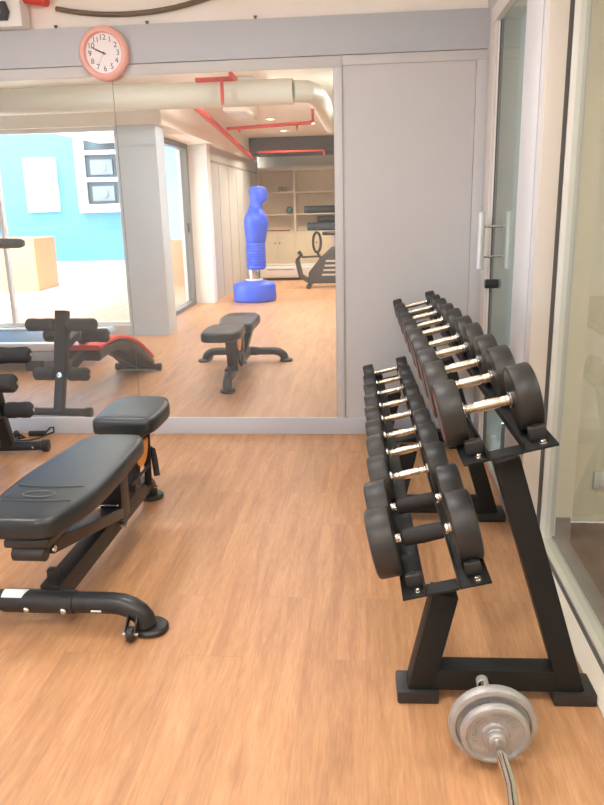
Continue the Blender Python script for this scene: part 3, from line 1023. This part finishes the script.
# upright post and link arm
MB().bar([(0.044, 0.575, 0.120), (0.044, 0.590, 0.350)], 0.085, 0.092, up=(0, 1, 0)).build('post', M_CHAR, bench, 0.005)
MB().bar([(0.030, 0.80, 0.120), (0.030, 0.86, 0.362)], 0.06, 0.07, up=(0, 1, 0)).build('seat_post', M_CHAR, bench, 0.005)
MB().bar([(0.044, 0.545, 0.150), (0.040, -0.040, 0.297)], 0.088, 0.042).build('link_arm', M_CHAR, bench, 0.003)
MB().cyl((-0.045, 0.51, 0.195), (0.080, 0.51, 0.195), 0.005, 10).build('pop_pin', M_CHROME, bench)
MB().cyl((0.065, 0.54, 0.105), (0.100, 0.54, 0.100), 0.011, 14, 0.002).build('bolt', M_CHROME, bench)
MB().cyl((-0.030, -0.070, 0.290), (0.072, -0.070, 0.290), 0.0235, 20, 0.003).build('roller', M_PLASTIC, bench)
MB().lathe([(0.010, 0), (0.010, 0.005), (0.006, 0.008)], (0.0855, -0.050, 0.297), (1, 0, 0), 14).build('bolt', M_CHROME, bench)
MB().pad([(-0.050, -0.085), (0.088, -0.085), (0.088, 0.14), (-0.050, 0.14)], 0.310, 0.341, 0.010).build('pad_bracket', M_PLASTIC, bench)


def smooth_outline(pts, k=5, r=0.35):
    res = []
    n = len(pts)
    for i in range(n):
        p0, p1, p2 = Vector(pts[i - 1]), Vector(pts[i]), Vector(pts[(i + 1) % n])
        a, b = p1.lerp(p0, r), p1.lerp(p2, r)
        for q in range(k + 1):
            t = q / k
            res.append(a * (1 - t) ** 2 + p1 * 2 * t * (1 - t) + b * t * t)
    return res


# backrest: wide at the hinge, tapering to the head end (towards the camera)
bo = smooth_outline([(-0.120, -0.095), (0.100, -0.095), (0.158, 0.09), (0.168, 0.30), (0.165, 0.690), (-0.078, 0.690), (-0.142, 0.30), (-0.152, 0.09)], 5, .28)
bk = MB()
bk.pad([(p.x, p.y) for p in bo], 0.0, 0.066, 0.019)
TMB = Matrix.Translation((0, 0, 0.342)) @ Matrix.Rotation(math.radians(1.5), 4, 'X')
bk.v = [TMB @ v for v in bk.v]
bko = bk.build('backrest', M_LEATHER, bench, angle=60)


def seam(y, x0, x1, parent):
    s_ = MB()
    s_.tube([TMB @ Vector((x0 + (x1 - x0) * k / 10, y + 0.012 * (abs(k - 5) / 5) ** 2, 0.0683 - 0.012 * max(0, (abs(k - 5) / 5 - .8) / .2) ** 2)) for k in range(11)], 0.0022, 8)
    s_.build('seam', M_PLASTIC, parent)


seam(0.040, -0.132, 0.132, bko)
seam(0.150, -0.132, 0.132, bko)
# embossed oval badge between the seams
bd = MB()
for rx, ry in ((0.052, 0.022),):
    pts = [TMB @ Vector((-0.012 + rx * math.cos(a), 0.095 + ry * math.sin(a), 0.0690)) for a in [2 * PI * k / 36 for k in range(37)]]
    bd.tube(pts, 0.0016, 6)
bd.build('badge', mat('grey_badge_print', (0.16, 0.17, 0.18), 0.4), bko)
# seat pad
so = smooth_outline([(-0.098, 0.785), (0.130, 0.785), (0.148, 0.85), (0.150, 1.06), (0.098, 1.20), (-0.112, 1.20), (-0.130, 1.04), (-0.120, 0.83)], 5, .34)
st = MB()
st.pad([(p.x, p.y) for p in so], 0.380, 0.447, 0.020)
sto = st.build('seat', M_LEATHER, bench, angle=60)
MB().box(-0.08, 0.10, 0.80, 1.08, 0.362, 0.379).build('seat_bracket', M_PLASTIC, bench, 0.004)
# ratchet plate, and pull handle
rp = MB()
arc = [(0.0, 0.0)] + [(0.085 * math.cos(a), -0.095 * math.sin(a)) for a in [PI * k / 14 for k in range(15)]]
rp.rings([[(x, 0.80 + u, 0.345 + v) for u, v in arc[1:]] for x in (0.088, 0.094)])
rp.build('ratchet_plate', M_ORANGE, bench)
MB().bar([(0.075, 0.93, 0.378), (0.075, 0.90, 0.12)], 0.010, 0.030, up=(1, 0, 0)).build('seat_brace', M_CHAR, bench, 0.002)
MB().bar([(0.085, 0.66, 0.215), (0.085, 0.90, 0.215)], 0.008, 0.014).build('lower_link', M_CHAR, bench, 0.002)
lv = MB()
lv.tube([(0.075, 0.93, 0.290), (0.098, 0.935, 0.270)], 0.008, 12)
lv.tube([(0.092, 0.935, 0.275), (0.104, 0.92, 0.235), (0.116, 0.90, 0.165)], 0.0135, 14)
lv.build('pull_handle', M_GRIP, bench)

# ================================================================== SIT-UP BENCH
su_yaw = math.radians(4.4)
sit = empty('situp_bench', (-1.935, 3.645, 0), 'red and black curved sit-up bench with foam rollers beside the mirror', 'sit-up bench', su_yaw)
# local: -y towards the camera
fb = MB().cyl((-0.235, 0, 0.033), (0.185, 0, 0.033), 0.026, 16)
fbo = fb.build('front_foot_bar', M_CHAR, sit)
for x in (-0.235, 0.175):
    MB().lathe([(0.027, 0), (0.033, 0.003), (0.033, 0.035), (0.027, 0.038)], (x - .012, 0, 0.033), (1, 0, 0), 16).build('end_cap', M_PLASTIC, fbo)
MB().lathe([(0.006, 0), (0.006, 0.004)], (0.12, -0.026, 0.033), (0, -1, 0), 10).build('bolt', M_CHROME, fbo)
MB().bar([(-0.02, 0, 0.04), (-0.02, -0.10, 0.32)], 0.060, 0.05, up=(0, 1, 0)).build('post', M_CHAR, sit, 0.004)
MB().bar([(-0.02, -0.075, 0.24), (-0.02, -0.185, 0.655)], 0.078, 0.062, up=(0, 1, 0)).build('post_sleeve', M_BLACK, sit, 0.005)
MB().lathe([(0.018, 0), (0.018, 0.012), (0.006, 0.013), (0.006, 0.03)], (-0.02, -0.06, 0.26), (0, 1, 0.25), 14).build('adjusting_knob', M_CHROME, sit)
for yy, z, w, r in ((-0.150, 0.570, 0.235, 0.042), (-0.34, 0.468, 0.225, 0.046), (-0.085, 0.262, 0.185, 0.043)):
    for s in (-1, 1):
        fr = MB()
        a = 0.045
        fr.lathe([(r * .7, a), (r, a + .012), (r * 1.02, a + .05), (r * .95, (a + w) / 2), (r * 1.02, w - .04), (r, w - .012), (r * .75, w)], (-0.02, yy, z), (s, 0, 0), 24)
        fr.build('foam_roller', M_FOAM, sit)
    MB().cyl((-0.02 - w - .01, yy, z), (-0.02 + w + .01, yy, z), 0.012, 12).build('roller_axle', M_CHROME, sit)
MB().bar([(-0.02, -0.15, 0.43), (-0.02, -0.34, 0.475), (-0.02, -0.46, 0.40)], 0.05, 0.05).build('roller_arm', M_CHAR, sit, 0.004)
MB().bar([(-0.02, -0.08, 0.24), (-0.02, -0.45, 0.345), (-0.02, -0.75, 0.30), (-0.02, -1.34, 0.045)], 0.055, 0.05).build('main_beam', M_CHAR, sit, 0.004)
rb = MB().cyl((-0.20, -1.35, 0.030), (0.16, -1.35, 0.030), 0.026, 16)
rbo = rb.build('rear_foot_bar', M_CHAR, sit)
for x in (-0.20, 0.15):
    MB().lathe([(0.026, 0), (0.030, 0.003), (0.030, 0.035), (0.026, 0.038)], (x - .012, -1.35, 0.030), (1, 0, 0), 16).build('end_cap', M_PLASTIC, rbo)


def curve_pad(zoff, T, w, name, m):
    P = [(-0.38, 0.375), (-0.55, 0.392), (-0.72, 0.388), (-0.86, 0.362), (-1.00, 0.318), (-1.12, 0.262), (-1.25, 0.185), (-1.35, 0.115)]
    pb = MB()
    prof = [(-w / 2 + .012, -T / 2), (w / 2 - .012, -T / 2), (w / 2, -T / 2 + .012), (w / 2, T / 2 - .012), (w / 2 - .012, T / 2), (-w / 2 + .012, T / 2), (-w / 2, T / 2 - .012), (-w / 2, -T / 2 + .012)]
    pb.sweep([(-0.02, y, z + zoff) for y, z in P], prof)
    return pb.build(name, m, sit, angle=50)


curve_pad(0.0, 0.035, 0.285, 'back_pad', M_RED)
curve_pad(-0.055, 0.070, 0.275, 'pad_base', M_PLASTIC)

# jump rope on the floor
jr = empty('skipping_rope', (-1.93, 3.90, 0), 'black skipping rope with fat handles lying by the skirting', 'skipping rope')
MB().cyl((-0.045, 0.025, 0.016), (0.055, 0.03, 0.016), 0.0155, 14, 0.004).build('handle', M_GRIP, jr)
MB().cyl((-0.125, 0.03, 0.018), (-0.085, -0.035, 0.018), 0.0165, 14, 0.004).build('handle', M_GRIP, jr)
cr = MB()
cpath = [(0.055, 0.03, 0.02), (0.08, 0.045, 0.045), (0.105, 0.035, 0.05), (0.115, 0.012, 0.03), (0.085, -0.01, 0.022), (0.04, -0.04, 0.008), (-0.005, -0.075, 0.006), (-0.06, -0.085, 0.006), (-0.085, -0.055, 0.006), (-0.05, -0.02, 0.006), (-0.10, 0.02, 0.012)]
cr.tube(cpath, 0.0055, 8)
cr.tube([(-0.085, -0.035, 0.016), (-0.07, -0.09, 0.006), (-0.10, -0.17, 0.006), (-0.18, -0.21, 0.006), (-0.30, -0.20, 0.006)], 0.0055, 8)
cr.build('cord', M_PLASTIC, jr)

# ================================================================== TREADMILLS
tm = empty('treadmill', (-3.1, 1.93, 0), 'silver and blue grey treadmill in front of the terrace window', 'treadmill', group='treadmills')
for s in (-1, 1):
    B(-0.95, 0.74, s * 0.37 - 0.045, s * 0.37 + 0.045, 0.17, 0.235).build('side_rail', M_TMWHITE, tm, 0.012)
    B(-0.95, 0.74, s * 0.37 - 0.04, s * 0.37 + 0.04, 0.09, 0.168).build('lower_rail', M_TMBLUE, tm, 0.008)
    B(0.30, 0.44, s * 0.36 - 0.03, s * 0.36 + 0.03, 0.0, 0.0895).build('foot', M_PLASTIC, tm, 0.008)
    MB().bar([(-0.78, s * 0.40, 0.236), (-0.98, s * 0.40, 1.15)], 0.06, 0.09, up=(1, 0, 0)).build('upright', M_TMWHITE, tm, 0.01)
    MB().tube([(-0.93, s * 0.40, 1.0), (0.0, s * 0.40, 1.0), (0.045, s * 0.40, 1.0)], 0.045, 14, scales=[1, 1, .6]).build('handrail', M_BIKE, tm)
B(-0.94, 0.70, -0.324, 0.324, 0.185, 0.222).build('belt', M_PLASTIC, tm, 0.004)
MB().cyl((0.775, -0.40, 0.195), (0.775, 0.40, 0.195), 0.05, 18, 0.008).build('rear_roller', M_TMBLUE, tm)
B(-1.15, -0.75, -0.41, 0.41, 0.0, 0.31).build('motor_hood', M_TMWHITE, tm, 0.04, seg=3)
B(-1.08, -0.93, -0.42, 0.42, 1.08, 1.32).build('console', M_PLASTIC, tm, 0.03, seg=3)

t2 = empty('treadmill', (-1.42, -5.05, 0), 'silver treadmill standing in front of the shelves', 'treadmill', group='treadmills')
for s in (-1, 1):
    B(-0.47, 0.78, s * 0.30 - 0.045, s * 0.30 + 0.045, 0.045, 0.245).build('side_rail', M_SILVER, t2, 0.03, seg=3)
B(-0.46, 0.75, -0.254, 0.254, 0.13, 0.20).build('belt', M_PLASTIC, t2, 0.004)
for s in (-1, 1):
    B(-0.55, -0.471, s * 0.30 - 0.05, s * 0.30 + 0.05, 0.035, 0.235).build('end_cap', M_PLASTIC, t2, 0.02)
B(-0.30, 0.6, -0.25, 0.20, 0.0, 0.129).build('underframe', M_PLASTIC, t2, 0.01)
mk = MB()
for k in range(13):
    if k == 6:
        continue
    mk.box(-0.27 + k * 0.035, -0.25 + k * 0.035, 0.3452, 0.3465, 0.175, 0.20)
mk.build('rail_marks', M_INK, t2, smooth=False)

# ================================================================== BLUE BOXING DUMMY
dm = empty('boxing_dummy', (-1.53, -2.06, 0), 'blue armless torso boxing dummy on a round blue base', 'boxing dummy')
MB().lathe([(0.275, 0.0), (0.292, 0.012), (0.295, 0.03), (0.292, 0.215), (0.280, 0.238), (0.20, 0.262), (0.10, 0.275)], (0, 0, 0), (0, 0, 1), 44).build('base', M_BLUE, dm, angle=60)
MB().cyl((0, 0, 0.2751), (0, 0, 0.295), 0.12, 28, 0.004).build('collar', M_STICK, dm)
MB().cyl((0, 0, 0.2951), (0, 0, 0.44), 0.085, 24).build('post', M_CHROME, dm)
# torso rings: z, centre x, half depth (x, facing +x), half width (y)
TR = [(0.425, 0.035, 0.105, 0.125), (0.44, 0.035, 0.122, 0.150)]
z = 0.455
while z < 0.755:
    TR += [(z, 0.037, 0.132, 0.160), (z + 0.026, 0.038, 0.132, 0.160), (z + 0.031, 0.038, 0.124, 0.152)]
    z += 0.037
TR += [(0.80, 0.040, 0.135, 0.165), (0.86, 0.045, 0.140, 0.175), (0.93, 0.050, 0.150, 0.190), (1.00, 0.053, 0.160, 0.208), (1.06, 0.054, 0.162, 0.220), (1.12, 0.052, 0.150, 0.215),
       (1.17, 0.052, 0.126, 0.185), (1.205, 0.052, 0.108, 0.135), (1.23, 0.053, 0.096, 0.100), (1.26, 0.057, 0.088, 0.082), (1.285, 0.064, 0.087, 0.074),
       (1.305, 0.078, 0.092, 0.072), (1.33, 0.090, 0.106, 0.074), (1.36, 0.098, 0.110, 0.077), (1.385, 0.096, 0.114, 0.079), (1.405, 0.094, 0.116, 0.080), (1.44, 0.092, 0.124, 0.082), (1.48, 0.090, 0.118, 0.076), (1.507, 0.086, 0.090, 0.060), (1.522, 0.086, 0.042, 0.032)]
tr = MB()
rs = []
for z, cx, rx, ry in TR:
    ring = []
    for j in range(36):
        a = 2 * PI * j / 36
        x = cx + rx * math.cos(a)
        y = ry * math.sin(a)
        if 1.32 < z < 1.46 and abs(a if a < PI else a - 2 * PI) < 0.30:   # nose, brow and lips
            x += {1.33: 0.004, 1.36: 0.008, 1.385: 0.030, 1.405: 0.014, 1.44: 0.002}.get(z, 0)
        if 0.95 < z < 1.12 and math.cos(a) > 0.3:                         # chest muscles
            x += 0.014 * abs(math.sin(2 * a))
        ring.append((x, y, z))
    rs.append(ring)
tr.rings(rs, True)
tro = tr.build('torso', M_BLUE, dm, angle=80)
for s in (-1, 1):
    MB().sphere((0.085, s * 0.083, 1.375), 0.03, 12, (0.7, 0.35, 1.1)).build('ear', M_BLUE, tro)

# ================================================================== SHELF UNIT AND CONTENT
SY0, SY1 = -6.655, -6.28
sh = empty('shelf_unit', (-0.72, -6.45, 0), 'beech shelf unit with open compartments above low cabinet doors', 'shelf unit')
X0, X1 = -2.04 + .72, 0.58 + .72
dv = [X0, -1.345 + .72, -0.45 + .72, X1]
ya, yb = SY0 + 6.45, SY1 + 6.45
B(X0, X1, ya, ya + 0.012, 0.0, 1.95).build('back_panel', M_BEECH, sh, smooth=False)
for z, t in ((0.0, 0.06), (0.745, 0.03), (1.075, 0.025), (1.485, 0.025), (1.885, 0.06)):
    B(X0, X1, ya + 0.0125, yb, z, z + t).build('shelf_board', M_BEECH, sh, smooth=False)
for x in dv:
    B(x - 0.022, x + 0.022, ya + 0.0125, yb + 0.002, 0.0605, 1.8845).build('divider', M_BEECH, sh, smooth=False)
for a, b in zip(dv[:-1], dv[1:]):
    m_ = (a + b) / 2
    for c, d_, s in ((a + .024, m_ - .003, 1), (m_ + .003, b - .024, -1)):
        dd = B(c, d_, yb + 0.0005, yb + 0.018, 0.065, 0.74).build('cabinet_door', M_BEECH, sh, 0.003)
        hx = d_ - .04 if s > 0 else c + .04
        MB().cyl((hx, yb + 0.0182, 0.56), (hx, yb + 0.035, 0.56), 0.016, 12).build('knob', M_CORD, dd)


def rolled_mat(x0, x1, y, z, r, m, label):
    o = empty('rolled_mat', ((x0 + x1) / 2, y, z), label, 'exercise mat', group='rolled mats on the shelves')
    L_ = (x1 - x0) / 2
    MB().lathe([(r * .9, -L_), (r, -L_ + .006), (r, L_ - .006), (r * .9, L_)], (0, 0, r), (1, 0, 0), 22).build('roll', m, o)
    for s in (-1, 1):
        MB().lathe([(r * 1.03, s * L_ * .55 - .012), (r * 1.03, s * L_ * .55 + .012)], (0, 0, r), (1, 0, 0), 22).build('strap', M_PLASTIC, o)


rolled_mat(-1.17, -0.55, -6.42, 1.1005, 0.068, M_MATROLL, 'blue grey rolled mat on the middle shelf, right compartment')
rolled_mat(-1.12, -0.52, -6.40, 0.7755, 0.075, mat('slate_blue_mat', (0.055, 0.09, 0.16), 0.7), 'slate blue rolled mat on the lowest open shelf')
rolled_mat(-0.93, -0.50, -6.46, 0.9285, 0.058, M_PLASTIC, 'dark rolled mat lying on top of the slate blue one')
tb = empty('teal_ball', (-1.46, -6.42, 1.1005), 'small teal ball on the middle shelf near the divider', 'ball')
MB().sphere((0, 0, 0.068), 0.068, 18).build('shell', M_TEAL, tb)
for i, x in enumerate((-1.62, -1.53)):
    t = MB().box(x - .035, x + .035, -6.45, -6.38, 1.5105, 1.60).build('small_box', mat('brown_card', (0.35, 0.26, 0.18), 0.7), bevel=0.004)
    tag(t, ['left small brown box on the top open shelf', 'right small brown box on the top open shelf'][i], 'box', 'small boxes on the top shelf')
tg = MB()
tg.tube([(-1.92, -6.36, 0.788), (-1.80, -6.33, 0.795), (-1.62, -6.38, 0.788), (-1.45, -6.36, 0.788)], 0.012, 8)
tag(tg.build('exercise_band', mat('dark_red_rubber', (0.35, 0.05, 0.05), 0.6)), 'dark red exercise band on the lowest open shelf', 'exercise band')

# ================================================================== EXERCISE BIKE
bike = empty('exercise_bike', (-0.55, -3.62, 0), 'dark grey exercise bike near the right edge of the mirror', 'exercise bike')
shd = MB()
ol = [(-0.36, 0.06), (0.45, 0.06), (0.55, 0.25), (0.48, 0.50), (0.24, 0.66), (0.02, 0.62), (-0.16, 0.46), (-0.34, 0.24)]
shd.pad(ol, -0.09, 0.09, 0.03)
shd.v = [Vector((v.x, v.z, v.y)) for v in shd.v]
sho = shd.build('shroud', M_BIKE, bike, angle=50)
for k in range(4):
    MB().bar([(-0.13 + k * .02, 0.0945, 0.20 + k * 0.07), (0.30 + k * .005, 0.0945, 0.20 + k * 0.07)], 0.006, 0.03).build('vent_stripe', M_SILVER, sho)
for x in (-0.34, 0.42):
    MB().cyl((x, -0.26, 0.035), (x, 0.26, 0.035), 0.034, 16, 0.006).build('stabiliser', M_PLASTIC, bike)
MB().bar([(-0.30, 0, 0.07), (-0.47, 0, 0.18), (-0.52, 0, 0.42)], 0.07, 0.08, up=(1, 0, 0)).build('front_frame', M_BIKE, bike, 0.01)
MB().bar([(-0.53, 0, 0.42), (-0.46, 0, 0.50), (-0.50, 0, 0.56)], 0.14, 0.05, up=(1, 0, 0)).build('foot_plate', M_PLASTIC, bike, 0.008)
MB().bar([(-0.45, 0, 0.47), (-0.15, 0, 0.48)], 0.05, 0.03).build('crossbar', M_BIKE, bike, 0.005)
rg = MB()
rg.tube([(-0.20 + 0.06 * math.cos(a), 0.12, 0.70 + 0.15 * math.sin(a)) for a in [2 * PI * k / 24 for k in range(25)]], 0.020, 10, up=(0, 1, 0))
rg.tube([(-0.20, 0.12, 0.55), (-0.14, 0.06, 0.44)], 0.02, 10, up=(0, 1, 0))
rg.build('handlebar', M_PLASTIC, bike)
MB().bar([(0.10, 0, 0.53), (0.06, 0, 0.80)], 0.05, 0.08, up=(1, 0, 0)).build('seat_post', M_SILVER, bike, 0.005)
sp_ = MB()
sp_.pad([(-0.12, -0.05), (0.0, -0.10), (0.20, -0.13), (0.22, 0.13), (0.0, 0.10), (-0.12, 0.05)], 0.80, 0.855, 0.02)
sp_.build('saddle', M_PLASTIC, bike)
